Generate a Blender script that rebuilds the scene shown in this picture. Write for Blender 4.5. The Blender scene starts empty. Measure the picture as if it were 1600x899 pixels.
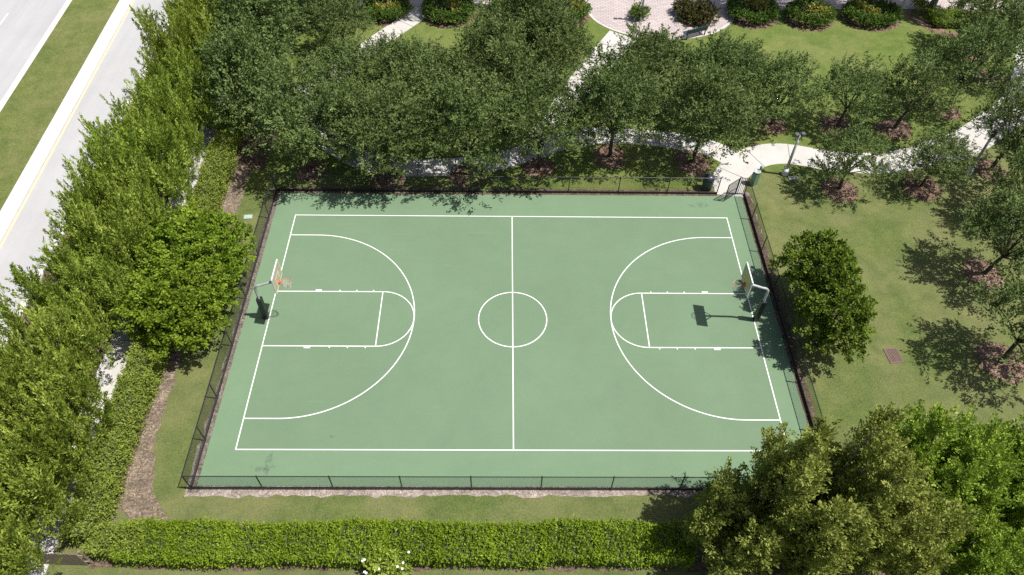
import bpy, bmesh, math, random
import numpy as np
from mathutils import Vector, Matrix

R = math.radians
rng = np.random.default_rng(11)
random.seed(5)
sc = bpy.context.scene
col = sc.collection

# ------------------------------------------------------------------ object helpers
def tag(o, label=None, cat=None, group=None, kind=None):
    if label: o['label'] = label
    if cat: o['category'] = cat
    if group: o['group'] = group
    if kind: o['kind'] = kind
    return o

def empty(name, loc, rz=0.0, s=1.0):
    o = bpy.data.objects.new(name, None)
    col.objects.link(o)
    o.location = loc
    o.rotation_euler = (0, 0, rz)
    o.scale = (s, s, s)
    o.empty_display_size = 0.3
    return o

def link(name, me, parent=None, loc=None):
    o = bpy.data.objects.new(name, me)
    col.objects.link(o)
    if parent: o.parent = parent
    if loc: o.location = loc
    return o

def copy_tree(o, parent=None):
    c = o.copy()
    col.objects.link(c)
    c.parent = parent
    for ch in list(o.children):
        copy_tree(ch, c)
    return c

class MB:
    """collects boxes, tubes and sheets; build() links them as one mesh"""
    def __init__(self):
        self.v, self.f, self.m = [], [], []
    def add(self, vs, fs, mi=0):
        b = len(self.v)
        self.v += [tuple(p) for p in vs]
        self.f += [tuple(b + i for i in q) for q in fs]
        self.m += [mi] * len(fs)
    def box(self, x0, y0, z0, x1, y1, z1, mi=0, M=None):
        vs = [Vector(p) for p in ((x0,y0,z0),(x1,y0,z0),(x1,y1,z0),(x0,y1,z0),(x0,y0,z1),(x1,y0,z1),(x1,y1,z1),(x0,y1,z1))]
        if M: vs = [M @ p for p in vs]
        self.add(vs, [(3,2,1,0),(4,5,6,7),(0,1,5,4),(1,2,6,5),(2,3,7,6),(3,0,4,7)], mi)
        return self
    def tube(self, pts, rad, n=8, mi=0, cap=True):
        pts = [Vector(p) for p in pts]
        if not isinstance(rad, (list, tuple)): rad = [rad] * len(pts)
        vs, fs = [], []
        ref = None
        for i, p in enumerate(pts):
            t = (pts[min(i+1, len(pts)-1)] - pts[max(i-1, 0)]).normalized()
            if ref is None:
                ref = Vector((0,0,1)) if abs(t.z) < .9 else Vector((1,0,0))
            a = (ref - t * ref.dot(t)).normalized(); ref = a
            b = t.cross(a)
            for k in range(n):
                w = 2*math.pi*k/n
                vs.append(p + (a*math.cos(w) + b*math.sin(w)) * rad[i])
        for i in range(len(pts)-1):
            for k in range(n):
                fs.append((i*n+k, i*n+(k+1)%n, (i+1)*n+(k+1)%n, (i+1)*n+k))
        if cap:
            fs.append(tuple(range(n))[::-1]); fs.append(tuple((len(pts)-1)*n+k for k in range(n)))
        self.add(vs, fs, mi)
        return self
    def lathe(self, prof, n=20, mi=0, c=(0,0)):
        vs = [(c[0]+r*math.cos(2*math.pi*k/n), c[1]+r*math.sin(2*math.pi*k/n), z) for r, z in prof for k in range(n)]
        fs = [(i*n+k, i*n+(k+1)%n, (i+1)*n+(k+1)%n, (i+1)*n+k) for i in range(len(prof)-1) for k in range(n)]
        fs.append(tuple(range(n))[::-1]); fs.append(tuple((len(prof)-1)*n+k for k in range(n)))
        self.add(vs, fs, mi)
        return self
    def mesh(self, name, mats, smooth=False):
        me = bpy.data.meshes.new(name)
        me.from_pydata(self.v, [], self.f)
        for m in (mats if isinstance(mats, (list, tuple)) else [mats]): me.materials.append(m)
        me.polygons.foreach_set('material_index', self.m)
        if smooth: me.polygons.foreach_set('use_smooth', [True]*len(me.polygons))
        me.update()
        return me
    def build(self, name, mats, parent=None, loc=None, smooth=False):
        return link(name, self.mesh(name, mats, smooth), parent, loc)

# ------------------------------------------------------------------ materials
def mat(name):
    m = bpy.data.materials.new(name); m.use_nodes = True
    nt = m.node_tree
    return m, nt, nt.nodes['Principled BSDF']

def N(nt, typ, **kw):
    n = nt.nodes.new(typ)
    for k, v in kw.items():
        if k in n.inputs: n.inputs[k].default_value = v
        else: setattr(n, k, v)
    return n

def ramp(nt, fac, stops):
    r = nt.nodes.new('ShaderNodeValToRGB')
    els = r.color_ramp.elements
    while len(els) < len(stops): els.new(0.5)
    for e, (p, c) in zip(els, stops):
        e.position = p; e.color = (*c, 1)
    nt.links.new(fac, r.inputs['Fac'])
    return r.outputs['Color']

def noise(nt, co, scale, detail=4, rough=.6, dist=0.0):
    n = nt.nodes.new('ShaderNodeTexNoise')
    n.inputs['Scale'].default_value = scale; n.inputs['Detail'].default_value = detail
    n.inputs['Roughness'].default_value = rough; n.inputs['Distortion'].default_value = dist
    nt.links.new(co, n.inputs['Vector'])
    return n.outputs['Fac']

def mix(nt, fac, a, b, mode='MIX'):
    n = nt.nodes.new('ShaderNodeMix'); n.data_type = 'RGBA'; n.blend_type = mode
    for s, v in ((0, fac), (6, a), (7, b)):
        if hasattr(v, 'is_output'): nt.links.new(v, n.inputs[s])
        else: n.inputs[s].default_value = v if s == 0 else (*v, 1)
    return n.outputs[2]

def coords(nt):
    return nt.nodes.new('ShaderNodeTexCoord').outputs['Object']

def bump(nt, b, h, strength=.4, dist=.03):
    n = nt.nodes.new('ShaderNodeBump')
    n.inputs['Strength'].default_value = strength; n.inputs['Distance'].default_value = dist
    nt.links.new(h, n.inputs['Height']); nt.links.new(n.outputs['Normal'], b.inputs['Normal'])

def flat(name, c, rough=.6, metal=0.0, var=.12, scale=6.0):
    m, nt, b = mat(name)
    f = noise(nt, coords(nt), scale, 5)
    lo = tuple(x*(1-var) for x in c); hi = tuple(min(1, x*(1+var)) for x in c)
    nt.links.new(ramp(nt, f, [(.3, lo), (.7, hi)]), b.inputs['Base Color'])
    b.inputs['Roughness'].default_value = rough; b.inputs['Metallic'].default_value = metal
    return m

def grass_mat(name, a, b_, dry, amount=.5):
    m, nt, b = mat(name)
    co = coords(nt)
    big = noise(nt, co, .22, 5, .6, .4)
    mid = noise(nt, co, 1.3, 6, .65, .3)
    fine = noise(nt, co, 11, 6, .8)
    c1 = ramp(nt, mid, [(.3, a), (.7, b_)])
    c2 = mix(nt, 1.0, c1, ramp(nt, fine, [(.30, (.42,.42,.42)), (.5, (1,1,1)), (.72, (1.5,1.45,1.3))]), 'MULTIPLY')
    d = ramp(nt, big, [(.5-.12*amount, (0,0,0)), (.62, (1,1,1))])
    dd = nt.nodes.new('ShaderNodeMath'); dd.operation = 'MULTIPLY'
    nt.links.new(d, dd.inputs[0]); nt.links.new(fine, dd.inputs[1])
    c3 = mix(nt, dd.outputs[0], c2, dry)
    pt = noise(nt, co, .75, 6, .7, .8)
    c3 = mix(nt, 1.0, c3, ramp(nt, pt, [(.28, (.72,.82,.74)), (.5, (1,1,1)), (.72, (1.2,1.13,1.15))]), 'MULTIPLY')
    wd = noise(nt, co, 5.5, 3, .6)
    c3 = mix(nt, ramp(nt, wd, [(.64, (0,0,0)), (.74, (.6,.6,.6))]), c3, tuple(.6*x for x in a))
    nt.links.new(c3, b.inputs['Base Color'])
    b.inputs['Roughness'].default_value = .85
    b.inputs['Specular IOR Level'].default_value = .2
    bump(nt, b, fine, .9, .06)
    return m

M = {}
M['lawn'] = grass_mat('lawn grass', (.088,.126,.034), (.130,.166,.050), (.215,.205,.095), .9)
M['lush'] = grass_mat('lush grass', (.100,.150,.033), (.145,.190,.046), (.20,.21,.075), .3)
M['median'] = grass_mat('median grass', (.105,.140,.036), (.155,.180,.055), (.22,.205,.095), .6)

def chips(name, stops, scale=9.0, strength=.9):
    m, nt, b = mat(name)
    co = coords(nt)
    v = nt.nodes.new('ShaderNodeTexVoronoi'); v.inputs['Scale'].default_value = scale; v.inputs['Randomness'].default_value = 1
    mp = nt.nodes.new('ShaderNodeMapping'); mp.inputs['Scale'].default_value = (1, 2.2, 1); mp.inputs['Rotation'].default_value = (0,0,.7)
    dn = nt.nodes.new('ShaderNodeTexNoise'); dn.inputs['Scale'].default_value = 3.0
    nt.links.new(co, dn.inputs['Vector'])
    ad = nt.nodes.new('ShaderNodeVectorMath'); ad.operation = 'ADD'
    nt.links.new(co, ad.inputs[0]); nt.links.new(dn.outputs['Color'], ad.inputs[1])
    nt.links.new(ad.outputs[0], mp.inputs['Vector']); nt.links.new(mp.outputs['Vector'], v.inputs['Vector'])
    sep = nt.nodes.new('ShaderNodeSeparateColor'); nt.links.new(v.outputs['Color'], sep.inputs[0])
    c = ramp(nt, sep.outputs[0], stops)
    n2 = noise(nt, co, 1.6, 5, .7)
    c = mix(nt, 1.0, c, ramp(nt, n2, [(.3, (.6,.6,.6)), (.7, (1.15,1.12,1.1))]), 'MULTIPLY')
    nt.links.new(c, b.inputs['Base Color']); b.inputs['Roughness'].default_value = .9
    bump(nt, b, sep.outputs[0], strength, .05)
    return m
M['mulch'] = chips('red bark mulch', [(0, (.085,.05,.035)), (.35, (.185,.115,.08)), (.7, (.28,.182,.13)), (1, (.38,.275,.21))])
M['straw'] = chips('weathered brown mulch', [(0, (.10,.075,.052)), (.4, (.195,.15,.108)), (.8, (.285,.228,.172)), (1, (.38,.32,.255))], 8)
M['gravel'] = chips('pale shell gravel', [(0, (.22,.18,.15)), (.5, (.36,.31,.27)), (1, (.50,.45,.40))], 10)
M['dirt'] = chips('dark soil strip', [(0, (.085,.07,.058)), (.5, (.165,.14,.115)), (1, (.29,.255,.22))], 9)
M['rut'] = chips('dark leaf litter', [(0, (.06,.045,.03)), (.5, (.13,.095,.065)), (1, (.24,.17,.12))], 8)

def court_mat(name, c):
    m, nt, b = mat(name)
    co = coords(nt)
    big = noise(nt, co, .16, 5, .6, .6); mid = noise(nt, co, .9, 6, .65); fine = noise(nt, co, 14, 4, .7)
    a = ramp(nt, big, [(.3, tuple(x*.94 for x in c)), (.7, tuple(x*1.05 for x in c))])
    a = mix(nt, 1.0, a, ramp(nt, mid, [(.25, (.95,.96,.96)), (.5, (1,1,1)), (.78, (1.04,1.03,1.03))]), 'MULTIPLY')
    a = mix(nt, 1.0, a, ramp(nt, fine, [(.3, (.97,.97,.97)), (.7, (1.03,1.03,1.03))]), 'MULTIPLY')
    # scattered scuffs
    sc_ = noise(nt, co, .55, 7, .75, 1.2)
    a = mix(nt, ramp(nt, sc_, [(.70, (0,0,0)), (.82, (.4,.4,.4))]), a, (.10,.14,.115))
    # thin pale drag marks
    w = nt.nodes.new('ShaderNodeTexNoise'); w.inputs['Scale'].default_value = 1.0; w.inputs['Detail'].default_value = 6
    mp = nt.nodes.new('ShaderNodeMapping'); mp.inputs['Scale'].default_value = (.35, 5, 1)
    nt.links.new(co, mp.inputs['Vector']); nt.links.new(mp.outputs['Vector'], w.inputs['Vector'])
    a = mix(nt, ramp(nt, w.outputs['Fac'], [(.60, (0,0,0)), (.76, (.3,.3,.3))]), a, tuple(min(1, x*1.12+.015) for x in c))
    nt.links.new(a, b.inputs['Base Color'])
    b.inputs['Roughness'].default_value = .8; b.inputs['Specular IOR Level'].default_value = .25
    bump(nt, b, fine, .15, .004)
    return m
M['court_out'] = court_mat('green acrylic apron', (.151,.236,.143))
M['court_in'] = court_mat('green acrylic playing surface', (.143,.217,.134))

def concrete_mat(name, c, joint=None, stain=.12):
    m, nt, b = mat(name)
    co = coords(nt)
    f = noise(nt, co, .8, 6, .65, .3); g = noise(nt, co, 13, 5, .7)
    a = ramp(nt, f, [(.3, tuple(x*(1-stain) for x in c)), (.7, tuple(x*(1+stain*.5) for x in c))])
    a = mix(nt, 1.0, a, ramp(nt, g, [(.3, (.93,.93,.93)), (.7, (1.05,1.05,1.05))]), 'MULTIPLY')
    nt.links.new(a, b.inputs['Base Color']); b.inputs['Roughness'].default_value = .85
    bump(nt, b, g, .2, .006)
    return m
M['concrete'] = concrete_mat('pale concrete path', (.52,.505,.485))
M['kerb'] = concrete_mat('pale kerb concrete', (.62,.61,.60))
M['joint'] = flat('dark path joint', (.17,.165,.16))

def road_mat():
    m, nt, b = mat('sun bleached asphalt')
    co = coords(nt)
    mp = nt.nodes.new('ShaderNodeMapping'); mp.inputs['Scale'].default_value = (1.1, .05, 1)
    nt.links.new(co, mp.inputs['Vector'])
    s = noise(nt, mp.outputs['Vector'], .9, 5, .6); g = noise(nt, co, 16, 5, .75); q = noise(nt, co, .35, 5, .6)
    a = ramp(nt, s, [(.3, (.385,.385,.395)), (.7, (.44,.44,.45))])
    a = mix(nt, 1.0, a, ramp(nt, g, [(.3, (.9,.9,.9)), (.7, (1.08,1.08,1.08))]), 'MULTIPLY')
    a = mix(nt, 1.0, a, ramp(nt, q, [(.3, (.95,.95,.95)), (.7, (1.04,1.04,1.04))]), 'MULTIPLY')
    nt.links.new(a, b.inputs['Base Color']); b.inputs['Roughness'].default_value = .8
    bump(nt, b, g, .3, .01)
    return m
M['road'] = road_mat()

def paver_mat():
    m, nt, b = mat('pinkish grey brick pavers')
    co = coords(nt)
    mp = nt.nodes.new('ShaderNodeMapping'); mp.inputs['Rotation'].default_value = (0, 0, .06)
    nt.links.new(co, mp.inputs['Vector'])
    br = nt.nodes.new('ShaderNodeTexBrick')
    br.inputs['Scale'].default_value = 1.0; br.inputs['Brick Width'].default_value = .42; br.inputs['Row Height'].default_value = .21
    br.inputs['Mortar Size'].default_value = .02
    br.inputs['Color1'].default_value = (.44,.375,.37,1); br.inputs['Color2'].default_value = (.52,.46,.45,1); br.inputs['Mortar'].default_value = (.28,.24,.24,1)
    nt.links.new(mp.outputs['Vector'], br.inputs['Vector'])
    f = noise(nt, co, .5, 5)
    c = mix(nt, 1.0, br.outputs['Color'], ramp(nt, f, [(.3, (.88,.88,.88)), (.7, (1.06,1.06,1.06))]), 'MULTIPLY')
    nt.links.new(c, b.inputs['Base Color']); b.inputs['Roughness'].default_value = .85
    return m
M['paver'] = paver_mat()
M['white_paint'] = flat('white court paint', (.78,.79,.77), .6, 0, .05, 5)
M['road_white'] = flat('worn white road paint', (.66,.66,.66), .7, 0, .12, 5)
M['road_yellow'] = flat('worn yellow road paint', (.70,.56,.33), .7, 0, .15, 5)
M['black_metal'] = flat('black coated steel', (.022,.024,.026), .45)
M['grey_metal'] = flat('galvanised grey steel', (.42,.44,.45), .55, .1)
M['dark_grey'] = flat('dark grey metal', (.12,.125,.13), .5, .2)
M['pad'] = flat('black vinyl pad', (.018,.02,.024), .4)
M['board'] = flat('yellowed tan backboard', (.42,.39,.25), .4, 0, .08, 3)
M['board_right'] = flat('pale grey tan backboard', (.40,.39,.31), .4, 0, .08, 3)
M['board_panel'] = flat('yellow backboard field', (.53,.46,.17), .45, 0, .08, 3)
M['white_metal'] = flat('white painted steel', (.72,.73,.73), .4)
M['rim'] = flat('red orange rim paint', (.60,.13,.07), .45)
M['net'] = flat('white cord net', (.74,.74,.72), .8)
M['green_plastic'] = flat('dark green bin plastic', (.022,.05,.04), .45)
M['lid'] = flat('dark navy lid', (.03,.035,.05), .35)
M['green_paint'] = flat('green painted steel', (.10,.21,.14), .45)
M['pale_green'] = flat('pale green utility plastic', (.36,.46,.42), .6)
M['rust'] = flat('rusty brown grate iron', (.16,.105,.085), .75, 0, .25, 12)
M['bench'] = flat('dark blue green bench slats', (.035,.075,.10), .5)
M['wood'] = flat('weathered brown fence wood', (.24,.19,.155), .85, 0, .3, 9)
M['bark'] = flat('grey brown bark', (.075,.06,.048), .9, 0, .35, 14)
M['pale_bark'] = flat('pale grey bark', (.19,.17,.145), .9, 0, .3, 12)
M['stem'] = flat('brown shrub stems', (.06,.045,.03), .9, 0, .3, 14)
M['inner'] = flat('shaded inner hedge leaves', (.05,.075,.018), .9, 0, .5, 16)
M['petal'] = flat('white flower petals', (.80,.80,.76), .6, 0, .05)
M['yellow_leaf'] = None

def leaf_mat(name, dark, mid_, light, trans=.3, hue=.012, gloss=.6):
    m = bpy.data.materials.new(name); m.use_nodes = True
    nt = m.node_tree; nt.nodes.clear()
    out = nt.nodes.new('ShaderNodeOutputMaterial')
    at = nt.nodes.new('ShaderNodeAttribute'); at.attribute_name = 'tint'
    c = ramp(nt, at.outputs['Fac'], [(0, dark), (.5, mid_), (1, light)])
    oi = nt.nodes.new('ShaderNodeObjectInfo')
    hs = nt.nodes.new('ShaderNodeHueSaturation')
    mr = nt.nodes.new('ShaderNodeMapRange'); mr.inputs['To Min'].default_value = .5-hue*.5; mr.inputs['To Max'].default_value = .5+hue*.5
    nt.links.new(oi.outputs['Random'], mr.inputs['Value']); nt.links.new(mr.outputs['Result'], hs.inputs['Hue'])
    mv = nt.nodes.new('ShaderNodeMapRange'); mv.inputs['To Min'].default_value = .92; mv.inputs['To Max'].default_value = 1.08
    nt.links.new(oi.outputs['Random'], mv.inputs['Value']); nt.links.new(mv.outputs['Result'], hs.inputs['Value'])
    nt.links.new(c, hs.inputs['Color'])
    p = nt.nodes.new('ShaderNodeBsdfPrincipled'); p.inputs['Roughness'].default_value = gloss; p.inputs['Specular IOR Level'].default_value = .18
    t = nt.nodes.new('ShaderNodeBsdfTranslucent')
    nt.links.new(hs.outputs['Color'], p.inputs['Base Color']); nt.links.new(hs.outputs['Color'], t.inputs['Color'])
    mx = nt.nodes.new('ShaderNodeMixShader'); mx.inputs[0].default_value = trans
    nt.links.new(p.outputs[0], mx.inputs[1]); nt.links.new(t.outputs[0], mx.inputs[2]); nt.links.new(mx.outputs[0], out.inputs['Surface'])
    return m
M['oak_leaf'] = leaf_mat('oak leaves', (.060,.095,.026), (.125,.182,.052), (.215,.28,.095), .24, .008)
M['young_leaf'] = leaf_mat('light green leaves', (.08,.125,.03), (.15,.22,.05), (.23,.30,.09), .3)
M['street_leaf'] = leaf_mat('yellow green leaves', (.11,.165,.022), (.285,.385,.052), (.48,.57,.125), .27, .010)
M['ficus_leaf'] = leaf_mat('deep green leaves', (.08,.135,.010), (.18,.28,.022), (.31,.42,.05), .3, .01)
M['round_leaf'] = leaf_mat('dark round tree leaves', (.06,.10,.010), (.135,.21,.022), (.24,.325,.045), .3, .01)
M['clump_leaf'] = leaf_mat('bright green leaves', (.11,.185,.02), (.27,.395,.046), (.44,.56,.10), .32, .012)
M['olive_leaf'] = leaf_mat('olive green leaves', (.115,.15,.026), (.275,.32,.066), (.45,.48,.125), .33, .012)
M['hedge_leaf'] = leaf_mat('clipped hedge leaves', (.10,.165,.010), (.21,.325,.022), (.33,.45,.045), .32, .01)
M['wild_leaf'] = leaf_mat('rough hedge leaves', (.12,.17,.025), (.24,.315,.05), (.38,.43,.11), .3, .01)
M['box_leaf'] = leaf_mat('dark low hedge leaves', (.05,.095,.016), (.11,.19,.032), (.18,.28,.055), .25)
M['croton_leaf'] = leaf_mat('variegated yellow leaves', (.14,.16,.03), (.36,.36,.07), (.62,.58,.18), .3)
M['red_leaf'] = leaf_mat('reddish leaves', (.05,.055,.018), (.09,.095,.03), (.17,.12,.045), .25)
M['palm_leaf'] = leaf_mat('palm fronds', (.07,.10,.03), (.13,.17,.045), (.2,.24,.07), .25)

# ------------------------------------------------------------------ foliage
def unit(a):
    return a / np.maximum(np.linalg.norm(a, axis=1, keepdims=True), 1e-9)

def leaf_mesh(name, P, A, L, W, tint, material, up=.6, r=None, spray=None, jit=.45):
    """P base points, A axes: one folded diamond leaf at each point; spray: leaves per twig, which share a facing"""
    r = r or rng
    n = len(P)
    if spray is None:
        nrm = r.normal(size=(n, 3)); nrm[:, 2] = np.abs(nrm[:, 2]) + up * 1.5
    else:
        q = r.normal(size=(len(spray), 3)); q[:, 2] = np.abs(q[:, 2]) + up * 1.5
        nrm = unit(q)[np.repeat(np.arange(len(spray)), spray)] + r.normal(size=(n, 3)) * jit
    nrm = unit(nrm)
    S = unit(np.cross(A, nrm)); Nn = np.cross(S, A)
    L = L[:, None]; W = W[:, None]
    V = np.empty((n, 4, 3), np.float32)
    V[:, 0] = P
    V[:, 1] = P + A*L*.45 + S*W*.5 + Nn*W*.12
    V[:, 2] = P + A*L
    V[:, 3] = P + A*L*.45 - S*W*.5 + Nn*W*.12
    me = bpy.data.meshes.new(name)
    me.vertices.add(n*4); me.vertices.foreach_set('co', V.ravel())
    me.loops.add(n*4); me.loops.foreach_set('vertex_index', np.arange(n*4, dtype=np.int32))
    me.polygons.add(n); me.polygons.foreach_set('loop_start', np.arange(0, n*4, 4, dtype=np.int32))
    me.polygons.foreach_set('loop_total', np.full(n, 4, np.int32))
    at = me.attributes.new('tint', 'FLOAT', 'POINT')
    at.data.foreach_set('value', np.repeat(np.clip(tint, 0, 1), 4).astype(np.float32))
    me.materials.append(material)
    me.update(calc_edges=True)
    return me

def twigs_to_leaves(P0, D, tl, per, spread, Lm, Wm, r, tint0=None, thick=.03, splay=3.5):
    """expand twigs (origins P0, directions D, length tl) into leaf arrays"""
    n = len(P0)
    t = (np.arange(per)[None, :] + r.random((n, per))) / per
    P = P0[:, None, :] + D[:, None, :] * (t * tl[:, None])[:, :, None]
    off = r.normal(size=P.shape) * (thick * (1.1 - .75*t))[:, :, None]
    P = P + off
    A = D[:, None, :] * (.75 + .4*t[:, :, None]) + off * (splay if thick > .05 else 0) + r.normal(size=P.shape) * spread
    k = n*per
    ti = (tint0 if tint0 is not None else r.normal(.5, .16, n))
    tint = np.repeat(ti, per) + r.normal(0, .14, k)
    L = Lm * r.uniform(.7, 1.3, k); W = Wm * r.uniform(.75, 1.25, k)
    return P.reshape(k, 3), unit(A.reshape(k, 3)), L, W, tint

def crown_mesh(name, blobs, material, dens, twig, per, up, spread, Lm, Wm, seed, leaf_up=.5, low=-.35, inner=.25, squash=1.0, thick=.03, tvar=.13, splay=3.5):
    r = np.random.default_rng(seed)
    PP, DD, TT, KK = [], [], [], []
    for (c, rad) in blobs:
        n = max(6, int(dens * rad * rad))
        d = unit(r.normal(size=(n*3, 3)))
        d = d[d[:, 2] > low][:n]
        n = len(d)
        frac = r.uniform(.5, .92, n)
        ins = r.random(n) < inner
        frac[ins] = r.uniform(.1, .5, ins.sum())
        rr = np.array(rad) * np.array((1, 1, squash))
        # lobe noise so that outlines stay uneven
        ph = r.uniform(0, 6.28, 3)
        lob = 1 + .16*np.sin(3.1*np.arctan2(d[:, 1], d[:, 0]) + ph[0]) + .12*np.sin(5.3*d[:, 2] + ph[1])
        P0 = np.array(c) + d * rr * (frac*lob)[:, None]
        D = unit(d*.8 + np.array((0, 0, up)) + r.normal(size=d.shape)*.38)
        PP.append(P0); DD.append(D); TT.append(twig * r.uniform(.6, 1.35, n)); KK.append(r.normal(.5, tvar, n) + r.normal(0, .07))
    P0 = np.concatenate(PP); D = np.concatenate(DD); tl = np.concatenate(TT); ti = np.concatenate(KK)
    P, A, L, W, tint = twigs_to_leaves(P0, D, tl, per, spread, Lm, Wm, r, ti, thick, splay)
    P[:, 2] = np.maximum(P[:, 2], .06)
    return leaf_mesh(name, P, A, L, W, tint, material, leaf_up, r, np.full(len(P0), per))

def trunk_mesh(name, blobs, h, rad, material, seed, lean=(0, 0), limbs=12):
    r = random.Random(seed)
    mb = MB()
    top = Vector((lean[0], lean[1], h))
    mb.tube([(0, 0, -.05), (lean[0]*.1, lean[1]*.1, .12), (lean[0]*.5+r.uniform(-.04, .04), lean[1]*.5, h*.5), top], [rad*1.5, rad*1.12, rad*.95, rad*.8], 9)
    for c, b in blobs[:limbs]:
        c = Vector(c)
        m1 = top.lerp(c, .45) + Vector((r.uniform(-.15, .15), r.uniform(-.15, .15), .1*(c - top).length))
        mb.tube([top - Vector((0, 0, .12)), m1, c], [rad*.55, rad*.33, rad*.13], 6)
        for k in range(3):
            e = c + Vector((r.uniform(-1, 1), r.uniform(-1, 1), r.uniform(-.2, 1))).normalized() * b*.8
            mb.tube([m1.lerp(c, .6), e], [rad*.17, rad*.05], 5)
    return mb.mesh(name, material, True)

def oak_blobs(seed, rc, zb, zt, n=11, rmin=.75, rmax=1.25, flatten=1.0):
    r = random.Random(seed)
    out = []
    for i in range(n):
        a = 2*math.pi*(i*.382 + r.uniform(-.06, .06)); t = (i+.5)/n
        q = rc * (.32 + .5*math.sqrt(1-abs(2*t-.75)**2*.6)) * r.uniform(.6, 1.08) * (1 - .35*t)
        z = zb + .8 + (zt - zb - 1.5)*t
        out.append(((q*math.cos(a), q*math.sin(a), z), r.uniform(rmin, rmax)))
    return out

oaks = []
for s in range(6):
    bl = oak_blobs(100+s, 3.2, 1.6, 6.6, 15 + s % 3, .8, 1.3)
    cm = crown_mesh('oak_crown', bl, M['oak_leaf'], 36, .80, 27, .45, .6, .16, .088, 200+s, .6, -.5, .2, 1.0, .085, .16)
    tm = trunk_mesh('oak_trunk', bl, 2.1, .125, M['bark'], 300+s, (random.uniform(-.15, .15), random.uniform(-.15, .15)))
    oaks.append((tm, cm))

loose = []
for s in range(5):
    bl = oak_blobs(150+s, 2.75, 1.7, 5.7, 12 + s % 2, .68, 1.12)
    cm = crown_mesh('oak_crown', bl, M['oak_leaf'], 38, .76, 27, .5, .6, .155, .085, 250+s, .55, -.5, .2, 1.0, .08, .16)
    tm = trunk_mesh('oak_trunk', bl, 1.9, .12, M['bark'], 350+s, (random.uniform(-.25, .25), random.uniform(-.15, .15)))
    loose.append((tm, cm))

def place_tree(kind, var, x, y, rz, s, label, cat, group, sz=1.0):
    e = empty(kind, (x, y, 0), rz, s)
    e.scale = (s, s, s*sz)
    link('trunk', var[0], e); link('crown', var[1], e)
    return tag(e, label, cat, group)

# ------------------------------------------------------------------ the setting
def sheet(name, poly, z, material, kind='structure', thick=0.0):
    """flat polygon; with thick, a raised slab whose sides reach down"""
    bm = bmesh.new()
    vs = [bm.verts.new((px, py, z)) for px, py in poly]
    f = bm.faces.new(vs)
    if f.normal.z < 0: f.normal_flip()
    if thick:
        g = bmesh.ops.extrude_face_region(bm, geom=[f])
        for v in [q for q in g['geom'] if isinstance(q, bmesh.types.BMVert)]: v.co.z -= thick
        bmesh.ops.recalc_face_normals(bm, faces=bm.faces)
    bmesh.ops.triangulate(bm, faces=[q for q in bm.faces if len(q.verts) > 4])
    me = bpy.data.meshes.new(name); bm.to_mesh(me); bm.free()
    me.materials.append(material)
    o = link(name, me)
    if kind: o['kind'] = kind
    return o

def ragged(poly, step=.35, amp=.10, seed=1):
    """subdivide a closed outline and roughen it"""
    r = random.Random(seed); out = []
    for i, a in enumerate(poly):
        b = poly[(i+1) % len(poly)]
        d = math.hypot(b[0]-a[0], b[1]-a[1]); n = max(1, int(d/step))
        nx, ny = -(b[1]-a[1])/max(d, 1e-6), (b[0]-a[0])/max(d, 1e-6)
        for k in range(n):
            t = k/n; j = r.uniform(-amp, amp)
            out.append((a[0]+(b[0]-a[0])*t+nx*j, a[1]+(b[1]-a[1])*t+ny*j))
    return out

def spline(pts, n=8):
    P = [Vector((*p, 0)) for p in pts]; out = []
    for i in range(len(P)-1):
        p0, p1, p2, p3 = P[max(i-1, 0)], P[i], P[i+1], P[min(i+2, len(P)-1)]
        for k in range(n):
            t = k/n
            out.append(.5*((2*p1) + (p2-p0)*t + (2*p0-5*p1+4*p2-p3)*t*t + (3*p1-p0-3*p2+p3)*t**3))
    out.append(P[-1])
    return [(q.x, q.y) for q in out]

def ribbon(name, line, w, z, material, kind='structure', joints=0.0, thick=0.0):
    pts = [Vector((*p, 0)) for p in spline(line)]
    mb = MB(); L_, R_ = [], []
    for i, p in enumerate(pts):
        t = (pts[min(i+1, len(pts)-1)] - pts[max(i-1, 0)]).normalized()
        nrm = Vector((-t.y, t.x, 0))
        ww = w(i/(len(pts)-1)) if callable(w) else w
        L_.append(p + nrm*ww/2); R_.append(p - nrm*ww/2)
    vs = [(q.x, q.y, z) for q in L_] + [(q.x, q.y, z) for q in R_]
    n = len(pts)
    mb.add(vs, [(n+i, n+i+1, i+1, i) for i in range(n-1)])
    if thick:
        lo = [(q.x, q.y, z-thick) for q in L_] + [(q.x, q.y, z-thick) for q in R_]
        b = len(mb.v); mb.v += lo
        for i in range(n-1):
            mb.f.append((i, i+1, b+i+1, b+i)); mb.m.append(0)
            mb.f.append((n+i+1, n+i, b+n+i, b+n+i+1)); mb.m.append(0)
    if joints:
        acc = 0
        for i in range(1, n-1):
            acc += (pts[i]-pts[i-1]).length
            if acc > joints:
                acc = 0
                t = (pts[i+1]-pts[i-1]).normalized()*.022
                a, c = L_[i], R_[i]
                mb.add([(a.x-t.x, a.y-t.y, z+.004), (c.x-t.x, c.y-t.y, z+.004), (c.x+t.x, c.y+t.y, z+.004), (a.x+t.x, a.y+t.y, z+.004)], [(0, 1, 2, 3)], 1)
    o = mb.build(name, [material, M['joint']])
    if kind: o['kind'] = kind
    return o

S_ = 250
sheet('ground', [(-S_, -S_), (S_, -S_), (S_, S_), (-S_, S_)], -.004, M['lawn'])
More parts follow.
